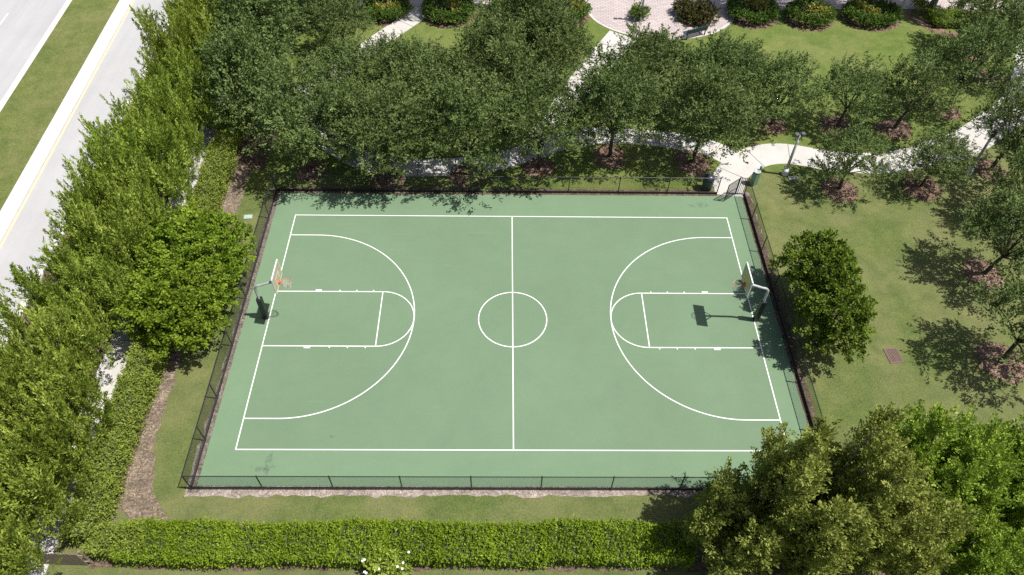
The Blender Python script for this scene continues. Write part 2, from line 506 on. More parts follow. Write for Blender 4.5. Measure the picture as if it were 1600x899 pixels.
# park lawn beyond the path is lusher
sheet('park_lawn', ragged([(-17, 10.2), (12.6, 10.2), (14, 10.4), (16, 11.8), (24, 11.8), (30, 13.5), (38, 20), (42, 31), (-17, 31)], .8, .15, 4), .004, M['lush'])
sheet('road', [(-31.0, -60), (-25.72, -60), (-25.90, 20), (-26.6, 60), (-31.5, 120), (-31.2, 60), (-30.4, 9), (-30.0, -20)], .004, M['road'])
sheet('far_road', [(-60, -60), (-33.6, -60), (-34.15, 10), (-34.75, 60), (-36, 120), (-60, 120)], .004, M['road'])
def strip(name, x0a, x0b, x1a, x1b, ya, yb, z, m, thick=0.0):
    return sheet(name, [(x0a, ya), (x1a, ya), (x1b, yb), (x0b, yb)], z, m, 'structure', thick)
# slope of the road line: about -.035 m per metre northwards
def rx(x, y): return x - .034*(y-20)
strip('median', rx(-34.2, -60), rx(-34.2, 120), rx(-30.5, -60), rx(-30.5, 120), -60, 120, .13, M['median'], .13)
strip('kerb', rx(-34.62, -60), rx(-34.62, 120), rx(-34.2, -60), rx(-34.2, 120), -60, 120, .125, M['kerb'], .12)
strip('kerb', rx(-30.5, -60), rx(-30.5, 120), rx(-29.55, -60), rx(-29.55, 120), -60, 120, .125, M['kerb'], .12)
strip('road_edge_line', rx(-29.50, -60), rx(-29.50, 120), rx(-29.39, -60), rx(-29.39, 120), -60, 120, .010, M['road_yellow'])
strip('kerb', -25.78, -26.3, -25.45, -25.97, -60, 60, .125, M['kerb'], .12)
for k in range(-2, 8):
    y0 = 26.4 + (k-2)*9.0
    strip('lane_dash', rx(-38.62, y0), rx(-38.62, y0+3), rx(-38.50, y0), rx(-38.50, y0+3), y0, y0+3, .010, M['road_white'])
strip('verge', -25.45, -25.97, -20.55, -20.55, -60, 60, .004, M['rut'])
ribbon('sidewalk', [(-19.95, -40), (-19.95, -8), (-19.95, 14), (-19.6, 24), (-19.3, 40)], 1.3, .035, M['concrete'], joints=1.5, thick=.05)

# court
sheet('gravel_strip', ragged([(-14.55, -9.88), (14.5, -9.84), (14.62, 9.9), (-14.4, 10.0)], .4, .10, 3), .004, M['gravel'])
sheet('soil_strip', ragged([(-14.46, -9.7), (-13.9, -9.7), (-13.9, 9.95), (-14.5, 9.95)], .3, .06, 8), .010, M['dirt'])
sheet('soil_strip', ragged([(-14.2, 9.45), (12.55, 9.45), (12.55, 10.0), (-14.2, 10.05)], .3, .06, 9), .014, M['rut'])
sheet('soil_strip', ragged([(14.05, -9.6), (14.62, -9.6), (14.62, 9.5), (14.05, 9.5)], .3, .06, 10), .012, M['rut'])
sheet('court_surface', ragged([(-14.10, -9.40), (14.05, -9.40), (14.05, 9.5), (-14.06, 9.5)], 1.0, .012, 2), .03, M['court_out'], 'structure', .05)
HL, HW = 12.8, 7.62
sheet('playing_area', [(-HL, -HW), (HL, -HW), (HL, HW), (-HL, HW)], .034, M['court_in'])
def arc(cx, cy, r, a0, a1, n, w, mb, z):
    vs, fs = [], []
    for k in range(n+1):
        a = a0 + (a1-a0)*k/n
        for q in (r-w/2, r+w/2): vs.append((cx+q*math.cos(a), cy+q*math.sin(a), z))
    for k in range(n): fs.append((2*k, 2*k+1, 2*k+3, 2*k+2) if a1 > a0 else (2*k+2, 2*k+3, 2*k+1, 2*k))
    mb.add(vs, fs)
LW = .055
lm = MB(); ZL = .039
def ln(x0, y0, x1, y1): lm.add([(x0, y0, ZL), (x1, y0, ZL), (x1, y1, ZL), (x0, y1, ZL)], [(0, 1, 2, 3)])
h = LW/2
ln(-HL-h, HW-h, HL+h, HW+h); ln(-HL-h, -HW-h, HL+h, -HW+h)
ln(-HL-h, -HW+h, -HL+h, HW-h); ln(HL-h, -HW+h, HL+h, HW-h)
ln(-h, -HW+h, h, -1.8-h); ln(-h, -1.8+h, h, 1.8-h); ln(-h, 1.8+h, h, HW-h)
arc(0, 0, 1.8, 0, 2*math.pi, 96, LW, lm, ZL)
for s in (-1, 1):
    bx = s*HL; fx = s*(HL-5.77); kx = s*(HL-1.6)
    def seg(xa, xb, ya, yb): ln(min(xa, xb), ya, max(xa, xb), yb)
    for q in (-1, 1):
        seg(bx-s*h, fx-s*h, q*1.8-h, q*1.8+h)
        seg(bx-s*h, kx, q*6.0-h, q*6.0+h)
        seg(s*(HL-2.13), s*(HL-2.45), *sorted((q*(1.8+h), q*(1.8+h+.11))))
        for d in (3.40, 4.32, 5.23): seg(s*(HL-d), s*(HL-d-.06), *sorted((q*(1.8+h), q*(1.8+h+.09))))
    seg(fx-h, fx+h, -1.8+h, 1.8-h)
    a = math.pi/2
    if s < 0:
        arc(fx+h, 0, 1.8, -a, a, 60, LW, lm, ZL+.003); arc(kx, 0, 6.0, -a, a, 120, LW, lm, ZL)
    else:
        arc(fx-h, 0, 1.8, a, 3*a, 60, LW, lm, ZL+.003); arc(kx, 0, 6.0, a, 3*a, 120, LW, lm, ZL)
o = lm.build('court_lines', M['white_paint']); o['kind'] = 'structure'
# stains on the court surface
def stain(name, x, y, rx_, ry_, seed, c):
    r = random.Random(seed)
    ph = [r.uniform(0, 6.28) for _ in range(4)]
    poly = [(x + rx_*math.cos(t)*(1+.3*math.sin(3*t+ph[0])+.2*math.sin(7*t+ph[1])), y + ry_*math.sin(t)*(1+.3*math.sin(2*t+ph[2])+.2*math.sin(5*t+ph[3]))) for t in [2*math.pi*k/40 for k in range(40)]]
    m, nt, b = mat(name)
    co = coords(nt)
    f = noise(nt, co, 3.2, 6, .75)
    b.inputs['Base Color'].default_value = (*c, 1); b.inputs['Roughness'].default_value = .9
    nt.links.new(ramp(nt, f, [(.42, (0, 0, 0)), (.75, (.45, .45, .45))]), b.inputs['Alpha'])
    return sheet('court_stain', poly, .0375 if abs(y) < HW else .0345, m)
stain('grey scuff', -11.15, -8.35, .22, .45, 1, (.10,.12,.11))
stain('grey scuff b', -11.35, -8.55, .45, .16, 2, (.12,.14,.13))
stain('dark scuff', -8.45, -6.95, .14, .09, 3, (.08,.13,.10))
stain('dark scuff c', 11.3, 8.7, .55, .2, 5, (.12,.18,.13))

# mulch and paths
sheet('mulch_strip', ragged([(-17.3, -10.4), (-16.1, -11.3), (-14.9, -10.95), (-15.95, -9.7), (-16.65, -7.2), (-16.7, -3.5), (-16.3, 4), (-16.3, 13.2), (-17.6, 13.2)], .4, .09, 12), .009, M['straw'])
sheet('mulch_strip', ragged([(-17.6, 12), (-15.6, 11.6), (-15.2, 16), (-17.6, 18)], .4, .12, 13), .013, M['rut'])
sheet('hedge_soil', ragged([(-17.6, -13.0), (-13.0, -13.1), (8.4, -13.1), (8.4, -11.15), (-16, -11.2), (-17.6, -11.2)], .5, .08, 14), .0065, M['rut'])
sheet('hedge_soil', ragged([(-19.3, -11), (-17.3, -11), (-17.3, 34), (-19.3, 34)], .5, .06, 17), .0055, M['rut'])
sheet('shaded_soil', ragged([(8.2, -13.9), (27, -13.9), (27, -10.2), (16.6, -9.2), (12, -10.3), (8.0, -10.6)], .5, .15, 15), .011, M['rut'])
ribbon('path', [(13.3, 9.55), (13.75, 11.4), (15.4, 13.0), (17.6, 13.55), (21, 12.8), (24.7, 12.85), (29.4, 14.5), (32.6, 16.7), (35.6, 19.3), (38.6, 24), (41.5, 31), (43, 38)], lambda t: 1.75 if t < .04 else 2.0 if t < .5 else 2.3, .024, M['concrete'], joints=2.1, thick=.04)
ribbon('path', [(14.6, 12.6), (12.5, 14.2), (8, 15.2), (4, 14.9), (.6, 13.2), (-3, 12.1), (-7.5, 12.0), (-10.4, 13.2), (-13.0, 16.2), (-13.2, 20.5), (-10.4, 25.4), (-7.6, 29.4), (-6.5, 31.2)], 1.65, .020, M['concrete'], joints=1.8, thick=.04)
ribbon('path', [(1.6, 14.0), (3.2, 17.4), (5.3, 21.6), (7.6, 25.6), (8.6, 27.2)], lambda t: 1.6 + .8*t, .016, M['concrete'], joints=1.8, thick=.04)
ribbon('path', [(-13.2, 19.5), (-16, 19.8), (-19.6, 20.2)], 1.6, .028, M['concrete'], joints=1.8, thick=.04)
cp = []
for k in range(25):
    a = math.pi + math.pi*k/24
    cp.append((11.9 + 5.9*math.cos(a), 31.0 + 4.35*math.sin(a)))
sheet('plaza_border', [(cp[0][0], 33)] + cp + [(cp[-1][0], 33)], .028, M['concrete'], 'structure', .04)
cp2 = [(11.9 + (x-11.9)*.96, 31.0 + (y-31.0)*.96) for x, y in cp]
sheet('plaza', [(cp2[0][0], 33)] + cp2 + [(cp2[-1][0], 33)], .033, M['paver'])
sheet('paved_street', [(-20, 30.75), (-11.4, 30.75), (-8.4, 30.95), (5.9, 31.0), (17.9, 31.2), (33.5, 31.35), (36.5, 30.4), (60, 29.0), (60, 60), (-20, 60)], .037, M['paver'])

# ------------------------------------------------------------------ fences
def chain_fence(name, a, b, label, posts, height=1.32, parts=None):
    a = Vector((*a, 0)); b = Vector((*b, 0)); L = (b-a).length; d = (b-a)/L
    ang = math.atan2(d.y, d.x)
    root = empty(name, a, ang); tag(root, label, 'fence', 'black chain link fence runs round the court')
    for x in posts:
        mb = MB(); mb.tube([(x, 0, -.05), (x, 0, height+.03)], .030, 8)
        mb.lathe([(.036, height+.03), (.036, height+.05), (.015, height+.075)], 8, 0, (x, 0))
        mb.build('post', M['black_metal'], root)
    MB().tube([(0, 0, height), (L, 0, height)], .022, 6).build('top_rail', M['black_metal'], root)
    MB().tube([(0, 0, .19), (L, 0, .19)], .018, 6).box(0, -.012, .03, L, .012, .16).build('bottom_rail_shadow_band', M['black_metal'], root)  # rail tube, plus a black strip added below it for its shadow band
    mb = MB(); z0, z1 = .20, height; H = z1-z0; p = .085; w = .0058
    for sgn in (1, -1):
        k = -H
        while k < L:
            xa, xb = k, k+H; za, zb = (z0, z1) if sgn > 0 else (z1, z0)
            if xa < 0: za += sgn*(0-xa); xa = 0
            if xb > L: zb -= sgn*(xb-L); xb = L
            if xb - xa > .02:
                t = Vector((1, 0, sgn)).normalized(); n = Vector((-t.z, 0, t.x))*w*.5; y = Vector((0, w*.5*sgn + w*.5*sgn, 0)); u = Vector((0, w*.5, 0))
                A_, B_ = Vector((xa, 0, za))+y, Vector((xb, 0, zb))+y
                mb.add([A_+n, A_-n*.5+u, A_-n*.5-u, B_+n, B_-n*.5+u, B_-n*.5-u], [(0, 1, 4, 3), (1, 2, 5, 4), (2, 0, 3, 5)])
            k += p
    mb.build('wire_mesh', M['black_metal'], root)
    return root
FX0, FX1, FY0, FY1 = -14.30, 14.24, -9.56, 9.68
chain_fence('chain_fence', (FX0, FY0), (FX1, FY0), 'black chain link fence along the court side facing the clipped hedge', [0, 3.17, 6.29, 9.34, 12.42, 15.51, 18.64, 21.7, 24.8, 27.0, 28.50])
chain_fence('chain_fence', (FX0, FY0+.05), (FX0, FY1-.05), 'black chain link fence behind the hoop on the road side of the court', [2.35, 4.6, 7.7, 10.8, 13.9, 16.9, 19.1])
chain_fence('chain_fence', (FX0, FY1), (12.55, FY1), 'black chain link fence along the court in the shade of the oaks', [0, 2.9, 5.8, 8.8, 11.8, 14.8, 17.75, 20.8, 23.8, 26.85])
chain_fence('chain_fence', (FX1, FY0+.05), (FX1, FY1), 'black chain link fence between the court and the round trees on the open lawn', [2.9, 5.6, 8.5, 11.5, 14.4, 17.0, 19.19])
# gate leaf, swung into the court, and the narrow panel beside it
g = empty('court_gate', (13.72, 9.68, 0), math.atan2(-.66, -.85))
tag(g, 'narrow black steel gate standing half open at the court corner by the concrete path', 'gate')
mb = MB()
for z in (.12, .62, 1.36): mb.tube([(0.05, 0, z), (1.05, 0, z)], .022, 6)
for x in (0.05, 1.05): mb.tube([(x, 0, .12), (x, 0, 1.36)], .022, 6)
mb.build('gate_frame', M['black_metal'], g)
mb = MB()
for k in range(10): mb.box(.11+k*.095, -.008, .13, .11+k*.095+.03, .008, 1.35)
mb.build('infill_bars', M['black_metal'], g)
MB().box(.92, -.05, .72, 1.04, .05, .84).build('latch', M['dark_grey'], g)
MB().tube([(0, 0, 0), (0, 0, 1.45)], .035, 8).build('hinge_post', M['black_metal'], g)
g = empty('gate_side_panel', (13.80, 9.69, 0)); tag(g, 'short black barred fence panel filling the gap beside the open court gate', 'fence panel')
mb = MB()
for z in (.1, 1.34): mb.tube([(0, 0, z), (.40, 0, z)], .02, 6)
mb.tube([(.03, 0, .0), (.03, 0, 1.40)], .026, 8)
mb.build('panel_frame', M['black_metal'], g)
mb = MB()
for k in range(3): mb.box(.12+k*.1, -.008, .1, .15+k*.1, .008, 1.33)
mb.build('bars', M['black_metal'], g)

# ------------------------------------------------------------------ basketball hoops
def hoop(x, sgn, label, board_mat, target):
    """sgn: direction from the pole towards the court"""
    root = empty('basketball_hoop', (x, 0, .03), 0 if sgn > 0 else math.pi)
    tag(root, label, 'basketball hoop', 'basketball hoops')
    bx = 1.30
    pts = [(0, 0, 0), (0, 0, 1.2), (0, 0, 2.35)]
    for k in range(1, 8):
        a = math.pi/2*k/7; pts.append((.32*(1-math.cos(a)), 0, 2.35+.32*math.sin(a)))
    pts += [(.7, 0, 2.83), (bx-.12, 0, 3.0)]
    MB().tube(pts, .062, 12).build('pole', M['grey_metal'], root, smooth=True)
    MB().lathe([(.17, 0), (.17, .02), (.12, .03)], 14).build('base_plate', M['dark_grey'], root)
    MB().box(-.13, -.13, .05, .13, .13, 1.62).box(-.14, -.02, .5, .14, .02, .56).build('pole_pad', M['pad'], root)
    mb = MB().tube([(bx-.45, 0, 2.93), (bx-.04, .38, 3.25)], .022, 6).tube([(bx-.45, 0, 2.93), (bx-.04, -.38, 3.25)], .022, 6)
    mb.tube([(bx-.45, 0, 2.93), (bx-.04, .3, 2.95)], .02, 6).tube([(bx-.45, 0, 2.93), (bx-.04, -.3, 2.95)], .02, 6)
    mb.build('brace', M['white_metal'] if sgn < 0 else M['grey_metal'], root)
    z0, z1, w = 2.80, 3.87, .69
    bd = MB().box(bx-.02, -w+.03, z0+.03, bx+.02, w-.03, z1-.03).build('backboard', board_mat, root)
    mb = MB()
    for q in (-1, 1): mb.box(bx-.035, min(q*w, q*(w-.03)), z0, bx+.025, max(q*w, q*(w-.03)), z1)
    mb.box(bx-.035, -w+.03, z1-.03, bx+.025, w-.03, z1); mb.box(bx-.035, -w+.03, z0, bx+.025, w-.03, z0+.03)
    mb.build('board_frame', M['white_metal'], bd)
    mb = MB(); X0, X1 = bx+.021, bx+.024
    mb.box(X0, -.30, 3.42, X1, .30, 3.47); mb.box(X0, -.30, 3.0, X1, -.25, 3.42); mb.box(X0, .25, 3.0, X1, .30, 3.42)
    mb.build('target_box', target, bd)
    # rim
    rm = MB(); rc = bx+.02+.15+.23
    rm.tube([(rc+.23*math.cos(2*math.pi*k/28), .23*math.sin(2*math.pi*k/28), 2.99) for k in range(29)], .012, 6, cap=False)
    rm.box(bx+.025, -.11, 2.86, bx+.06, .11, 3.02)
    rm.box(bx+.06, -.06, 2.95, bx+.19, .06, 2.985)
    rm.tube([(bx+.06, .08, 2.88), (rc-.1, .20, 2.98)], .009, 5).tube([(bx+.06, -.08, 2.88), (rc-.1, -.20, 2.98)], .009, 5)
    ri = rm.build('rim', M['rim'], root)
    nb = MB(); n = 12
    lev = [(.23, 2.985), (.20, 2.86), (.165, 2.74), (.135, 2.62), (.13, 2.53)]
    for k in range(n):
        for s2 in (1, -1):
            nb.tube([(rc+r_*math.cos(2*math.pi*(k+s2*i*.5)/n), r_*math.sin(2*math.pi*(k+s2*i*.5)/n), z) for i, (r_, z) in enumerate(lev)], .0055, 4, cap=False)
    nb.build('net', M['net'], ri)
    return root
hoop(12.88, -1, 'basketball hoop with yellow backboard field at the court end by the open lawn', M['board_right'], M['board_panel'])
hoop(-12.95, 1, 'basketball hoop with plain tan backboard beside the deep green trees on the road side', M['board'], M['white_metal'])
o = [c for r_ in bpy.data.objects if r_.name == 'basketball_hoop' for c in r_.children if c.name.startswith('backboard')][0]
MB().box(1.3205, -.46, 2.95, 1.3222, .46, 3.70).build('painted_field', M['board_panel'], o)

# ------------------------------------------------------------------ small furniture
def lamp(x, y, hgt, label, heads=2, base=True, rz=0.0, white=True):
    r_ = empty('lamp_post', (x, y, 0), rz); tag(r_, label, 'lamp post', 'park lamp posts')
    if base: MB().lathe([(.20, 0), (.20, .38), (.15, .46), (.09, .50)], 12).build('base', M['white_metal'], r_)
    MB().tube([(0, 0, .02), (0, 0, hgt)], [.095, .075], 10).build('pole', M['grey_metal'], r_, smooth=True)
    MB().lathe([(.085, hgt-.62), (.095, hgt-.5), (.085, hgt-.4)], 10).build('collar', M['white_metal'], r_)
    hd = MB()
    hd.tube([(-.17, 0, hgt+.02), (.17, 0, hgt+.02)], .03, 8)
    for q in (-1, 1): hd.box(q*.20-.11, -.12, hgt-.06, q*.20+.11, .12, hgt+.14)
    hd.build('lamp_head', M['dark_grey'], r_)
    return r_
lamp(17.2, 11.55, 3.1, 'grey lamp post with white base on the lawn beside the court gate path', rz=.2)
lamp(28.95, 11.75, 3.2, 'grey lamp post rising from an oak crown beside the bend of the curved path', rz=.9)
lamp(30.2, 29.4, 5.0, 'tall grey lamp post with white base at the far edge of the big lawn')
lamp(-.19, 12.35, 3.4, 'slim grey lamp post between the oaks behind the far court fence')
lamp(-3.45, 31.0, 5.0, 'grey lamp post on the paved street between the palm beds')
lamp(-18.3, 24.7, 3.6, 'dark lamp post almost hidden among the oaks close to the road trees', base=False)
lamp(10.1, 29.2, 3.6, 'lamp post rising from the small shrub bed on the brick plaza', base=False)

r_ = empty('trash_bin', (12.0, 10.14, 0)); tag(r_, 'round dark green trash bin with domed lid outside the far fence by the gate', 'trash bin')
MB().lathe([(.27, 0), (.31, .08), (.33, .85), (.31, .88)], 20).build('bin_body', M['green_plastic'], r_, smooth=True)
MB().lathe([(.35, .88), (.35, .95), (.30, 1.05), (.18, 1.13), (.05, 1.16)], 20).build('lid', M['lid'], r_, smooth=True)
r_ = empty('drinking_fountain', (15.0, 10.62, 0), .6); tag(r_, 'green pedestal drinking fountain with grey bowl standing beside the court gate', 'drinking fountain')
MB().box(-.19, -.16, 0, .19, .16, .95).build('pedestal', M['green_paint'], r_)
MB().lathe([(.10, .95), (.2, 1.02), (.22, 1.08), (.15, 1.08), (.06, 1.04)], 16).build('bowl', M['grey_metal'], r_)
MB().box(.21, -.05, .0, .29, .05, 1.3).box(.19, -.06, 1.3, .31, .06, 1.34).build('stand_pipe', M['green_paint'], r_)
r_ = empty('utility_cover', (17.65, 11.2, .0), .1); tag(r_, 'small pale concrete slab set in grass at the foot of the gate path lamp post', 'utility cover')
MB().box(-.28, -.14, 0, .28, .14, .06).build('slab', M['kerb'], r_); MB().box(-.2, -.08, .06, .2, .08, .07).build('lid', M['concrete'], r_)
r_ = empty('utility_box', (-15.55, 7.42, 0), .1); tag(r_, 'pale green utility box lid in the grass left of the court', 'utility box')
MB().box(-.24, -.16, 0, .24, .16, .07).build('rim', M['pale_green'], r_); MB().box(-.2, -.12, .07, .2, .12, .085).build('lid', M['pale_green'], r_)
r_ = empty('storm_grate', (19.53, -2.22, 0), .1); tag(r_, 'rusty brown rectangular drain grate in the right lawn', 'drain grate')
mb = MB(); mb.box(-.36, -.46, 0, -.29, .46, .03); mb.box(.29, -.46, 0, .36, .46, .03); mb.box(-.29, .39, 0, .29, .46, .03); mb.box(-.29, -.46, 0, .29, -.39, .03)
mb.build('frame', M['rust'], r_)
mb = MB()
for k in range(7): mb.box(-.27+k*.083, -.39, .004, -.27+k*.083+.045, .39, .024)
mb.box(-.29, -.39, -.0, .29, .39, .003, 0); mb.build('bars', M['rust'], r_)
r_ = empty('park_bench', (13.95, 27.2, 0), .42); tag(r_, 'dark blue green park bench at the lawn edge of the brick plaza', 'bench')
mb = MB()
for k in range(4): mb.box(-.95, -.22+k*.12, .44, .95, -.22+k*.12+.09, .475)
mb.build('seat', M['bench'], r_)
mb = MB()
for k in range(4): mb.box(-.95, -.30-.02*k, .52+k*.1, .95, -.27-.02*k, .60+k*.1)
mb.build('backrest', M['bench'], r_)
for q in (-.8, .8):
    MB().box(q-.03, -.28, 0, q+.03, -.22, .86).box(q-.03, .14, 0, q+.03, .20, .44).box(q-.03, -.22, .40, q+.03, .2, .44).build('leg', M['black_metal'], r_)
# wooden fence at the bottom left corner
r_ = empty('wooden_fence', (-19.55, -12.86, 0), -.03); tag(r_, 'weathered brown wooden picket fence at the sidewalk end, below the corner of the hedges', 'fence')
mb = MB()
for k in range(13):
    x0 = k*.15; zt = 1.25 + .04*math.sin(k*2.1)
    mb.add([(x0, 0, 0), (x0+.11, 0, 0), (x0+.11, .022, 0), (x0, .022, 0), (x0, 0, zt), (x0+.11, 0, zt), (x0+.11, .022, zt), (x0, .022, zt), (x0+.055, 0, zt+.07), (x0+.055, .022, zt+.07)],
           [(0,1,5,4),(2,3,7,6),(1,2,6,5),(3,0,4,7),(4,5,8),(6,7,9),(5,6,9,8),(7,4,8,9)])
mb.build('pickets', M['wood'], r_)
MB().box(-.05, .024, .3, 2.05, .07, .39).box(-.05, .024, .95, 2.05, .07, 1.04).build('rails', M['wood'], r_)
for x in (-.02, 2.0): MB().box(x-.05, .072, 0, x+.05, .16, 1.3).build('post', M['wood'], r_)

# ------------------------------------------------------------------ hedges
def hedge(name, boxes, dens, material, Lm, Wm, seed, label, cat='hedge', group=None, bulge=.12, top_up=.9):
    """boxes: (x0,y0,x1,y1,z) footprints; leaves fill the outer shell, stems stand inside"""
    r = np.random.default_rng(seed)
    PP, DD = [], []
    root = empty(name, ((boxes[0][0]+boxes[0][2])/2, (boxes[0][1]+boxes[0][3])/2, 0)); ox, oy = root.location.x, root.location.y
    tag(root, label, cat, group)
    for (x0, y0, x1, y1, z) in boxes:
        sx, sy = x1-x0, y1-y0
        faces = [(sx*sy*1.25, 'top'), (sx*z, 'y0'), (sx*z, 'y1'), (sy*z, 'x0'), (sy*z, 'x1')]
        for area, f in faces:
            n = int(area*dens)
            u, v = r.random(n), r.random(n); dep = r.exponential(.11, n)
            lump = bulge*(np.sin((u*sx+v*sy)*2.3+seed)+np.sin((u*sx*1.7-v*sy*2.9)*1.9))
            if f == 'top':
                P = np.stack([x0+u*sx, y0+v*sy, z-dep+lump*.7], 1)
                # rounded shoulders
                ex = np.minimum(np.minimum(u*sx, (1-u)*sx), np.minimum(v*sy, (1-v)*sy))
                P[:, 2] -= .28*np.exp(-ex/.13)
                D = np.tile((0, 0, 1.0), (n, 1))
            elif f[0] == 'y':
                s_ = -1 if f == 'y0' else 1
                P = np.stack([x0+u*sx, (y0 if s_ < 0 else y1)-s_*dep+s_*lump*.6, .06+v*(z-.1)], 1); D = np.tile((0, s_*1.0, .5), (n, 1))
            else:
                s_ = -1 if f == 'x0' else 1
                P = np.stack([(x0 if s_ < 0 else x1)-s_*dep+s_*lump*.6, y0+u*sy, .06+v*(z-.1)], 1); D = np.tile((s_*1.0, 0, .5), (n, 1))
            PP.append(P); DD.append(D)
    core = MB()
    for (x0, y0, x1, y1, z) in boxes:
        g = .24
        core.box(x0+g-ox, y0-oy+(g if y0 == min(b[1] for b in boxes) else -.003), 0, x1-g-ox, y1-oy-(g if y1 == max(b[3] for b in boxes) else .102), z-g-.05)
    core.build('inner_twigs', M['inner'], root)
    P = np.concatenate(PP); D = np.concatenate(DD)
    # leaf sprays: each point carries a tuft of leaves
    k = 4; n = len(P)
    ti = np.repeat(r.normal(.5, .14, n), k) + r.normal(0, .12, n*k) + np.repeat(.12*np.sin(P[:, 0]*1.1+seed)*np.sin(P[:, 1]*1.4), k)
    P = np.repeat(P, k, 0) + r.normal(size=(n*k, 3))*.05; A = unit(np.repeat(D, k, 0)*.9 + r.normal(size=(n*k, 3))*.75)
    P[:, 0] -= ox; P[:, 1] -= oy
    me = leaf_mesh('foliage', P, A, Lm*r.uniform(.7, 1.3, n*k), Wm*r.uniform(.7, 1.3, n*k), ti, material, .7, r, np.full(n, k))
    link('foliage', me, root)
    return root
hb = []
x = -16.4
while x < 7.3:
    w = min(2.2, 7.3-x); hb.append((x, -12.95+.06*math.sin(x), x+w+.1, -11.45+.08*math.sin(x*.7), 1.12+.06*math.sin(x*1.3))); x += w
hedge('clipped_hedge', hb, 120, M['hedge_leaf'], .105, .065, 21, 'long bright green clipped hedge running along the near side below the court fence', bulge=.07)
hb = []
y = -12.1
while y < 26:
    w = 2.4
    if not (5.6 < y < 7.4 and False): hb.append((-18.45+.1*math.sin(y*1.3), y, -17.3+.08*math.sin(y*.9), y+w+.1, 1.7+.1*math.sin(y*.8)))
    y += w
hb.append((-17.5, -12.7, -15.3, -11.6, 1.2))
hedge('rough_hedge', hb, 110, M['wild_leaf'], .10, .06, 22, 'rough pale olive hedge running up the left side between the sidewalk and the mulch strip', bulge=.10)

# ------------------------------------------------------------------ shrubs in the beds
def ring_blobs(rx_, ry_, n, rad, z): return [((rx_*math.cos(2*math.pi*k/n), ry_*math.sin(2*math.pi*k/n), z), rad) for k in range(n)]
def ring_hedge(x, y, rx_, ry_, label, seed, z=.46, rad=.52, mt='box_leaf'):
    root = empty('ring_hedge', (x, y, 0)); tag(root, label, 'low hedge', 'low hedges round the palm beds')
    n = int(2*math.pi*max(rx_, ry_)/.42)
    link('foliage', crown_mesh('ring_foliage', ring_blobs(rx_, ry_, n, rad, z), M[mt], 300, .2, 7, .6, .7, .12, .08, seed, .6, -.3, .2), root)
def shrub(name, x, y, s, label, cat, seed, mt, h_=.7, flowers=False, group=None, n=7):
    rr = random.Random(seed)
    root = empty(name, (x, y, 0)); tag(root, label, cat, group)
    bl = [((rr.uniform(-.5, .5)*s, rr.uniform(-.5, .5)*s, h_*rr.uniform(.45, .95)), s*rr.uniform(.28, .45)) for _ in range(n)]
    link('foliage', crown_mesh('shrub_foliage', bl, M[mt], 150, .25, 7, .5, .6, .17, .085, seed, .4, -.3, .3), root)
    st = MB()
    st.tube([(0, 0, 0), (.02, 0, h_*.3), bl[0][0]], [.04, .03, .012], 6)
    st.build('stem', M['stem'], root)
    if flowers:
        for k in range(16):
            fm = MB()
            c, q = bl[k % len(bl)]
            d = Vector((rr.gauss(0, 1), rr.gauss(0, 1)-.3, abs(rr.gauss(0, 1))+.5)).normalized()*(q+.16)
            p = Vector(c)+d
            for j in range(5):
                a = 2*math.pi*j/5
                e = Vector((math.cos(a), math.sin(a), .3))*.055; e2 = Vector((math.cos(a+.6), math.sin(a+.6), .2))*.05; e3 = Vector((math.cos(a-.6), math.sin(a-.6), .2))*.05
                fm.add([p, p+e3, p+e, p+e2], [(0, 1, 2, 3)])
            fm.build('flower', M['petal'], root)
    return root
beds = [(-9.7, 30.05, 1.35, 1.35, 'on the road side of the concrete path'), (-4.85, 29.85, 1.6, 1.35, 'on the court side of the upper path end'),
        (.9, 30.1, 1.9, 1.0, 'behind the middle of the oak grove'), (4.6, 30.1, 1.1, 1.2, 'at the left tip of the brick plaza'),
        (19.0, 30.3, 1.55, 1.5, 'just right of the brick plaza'), (23.4, 29.8, 1.45, 1.2, 'second from the brick plaza'), (28.3, 29.9, 1.8, 1.2, 'beside the tall lamp post')]
for i, (x, y, a, b, w) in enumerate(beds):
    sheet('bed_mulch', ragged([(x+(a+.52)*math.cos(t), y-.15+(b+.42)*math.sin(t)) for t in [2*math.pi*k/28 for k in range(28)]], .5, .06, 40+i), .0095 + .0004*i, M['mulch'])
    ring_hedge(x, y, a, b, 'low dark green hedge ring ' + w, 500+i)
    rr = random.Random(600+i)
    for j in range(3):
        ang = rr.uniform(0, 6.28)
        yel = (j < 2)
        shrub('croton_shrub' if yel else 'bed_shrub', x + a*.5*math.cos(ang+j*2.1), y + b*.45*math.sin(ang+j*2.1), .75,
              ('pale yellow shrub in the hedge ring ' if yel else 'dark green shrub in the hedge ring ') + w, 'shrub', 700+10*i+j, 'croton_leaf' if yel else 'oak_leaf', .85,
              group=('yellow shrubs' if yel else 'green shrubs') + ' in bed %s' % 'abcdefg'[i])
shrub('plaza_shrub', 10.2, 29.55, 1.3, 'bright green low shrub in the small bed on the brick plaza', 'shrub', 801, 'young_leaf', .6)
sheet('bed_mulch', ragged([(14.4+1.35*math.cos(t), 29.45+1.1*math.sin(t)) for t in [2*math.pi*k/24 for k in range(24)]], .4, .05, 61), .042, M['rut'])
shrub('cordyline_shrub', 14.4, 29.5, 2.0, 'dark red and green shrub mound on the brick plaza behind the bench', 'shrub', 802, 'red_leaf', .7, n=12)
root = hedge('broad_hedge', [(32.9, 28.6, 35.2, 30.6, .75), (35.0, 28.0, 37.9, 30.2, .8), (37.7, 27.4, 40.0, 29.6, .8)], 60, M['clump_leaf'], .12, .075, 23, 'broad low green hedge with curved mulch edge beyond the big lawn', bulge=.05)
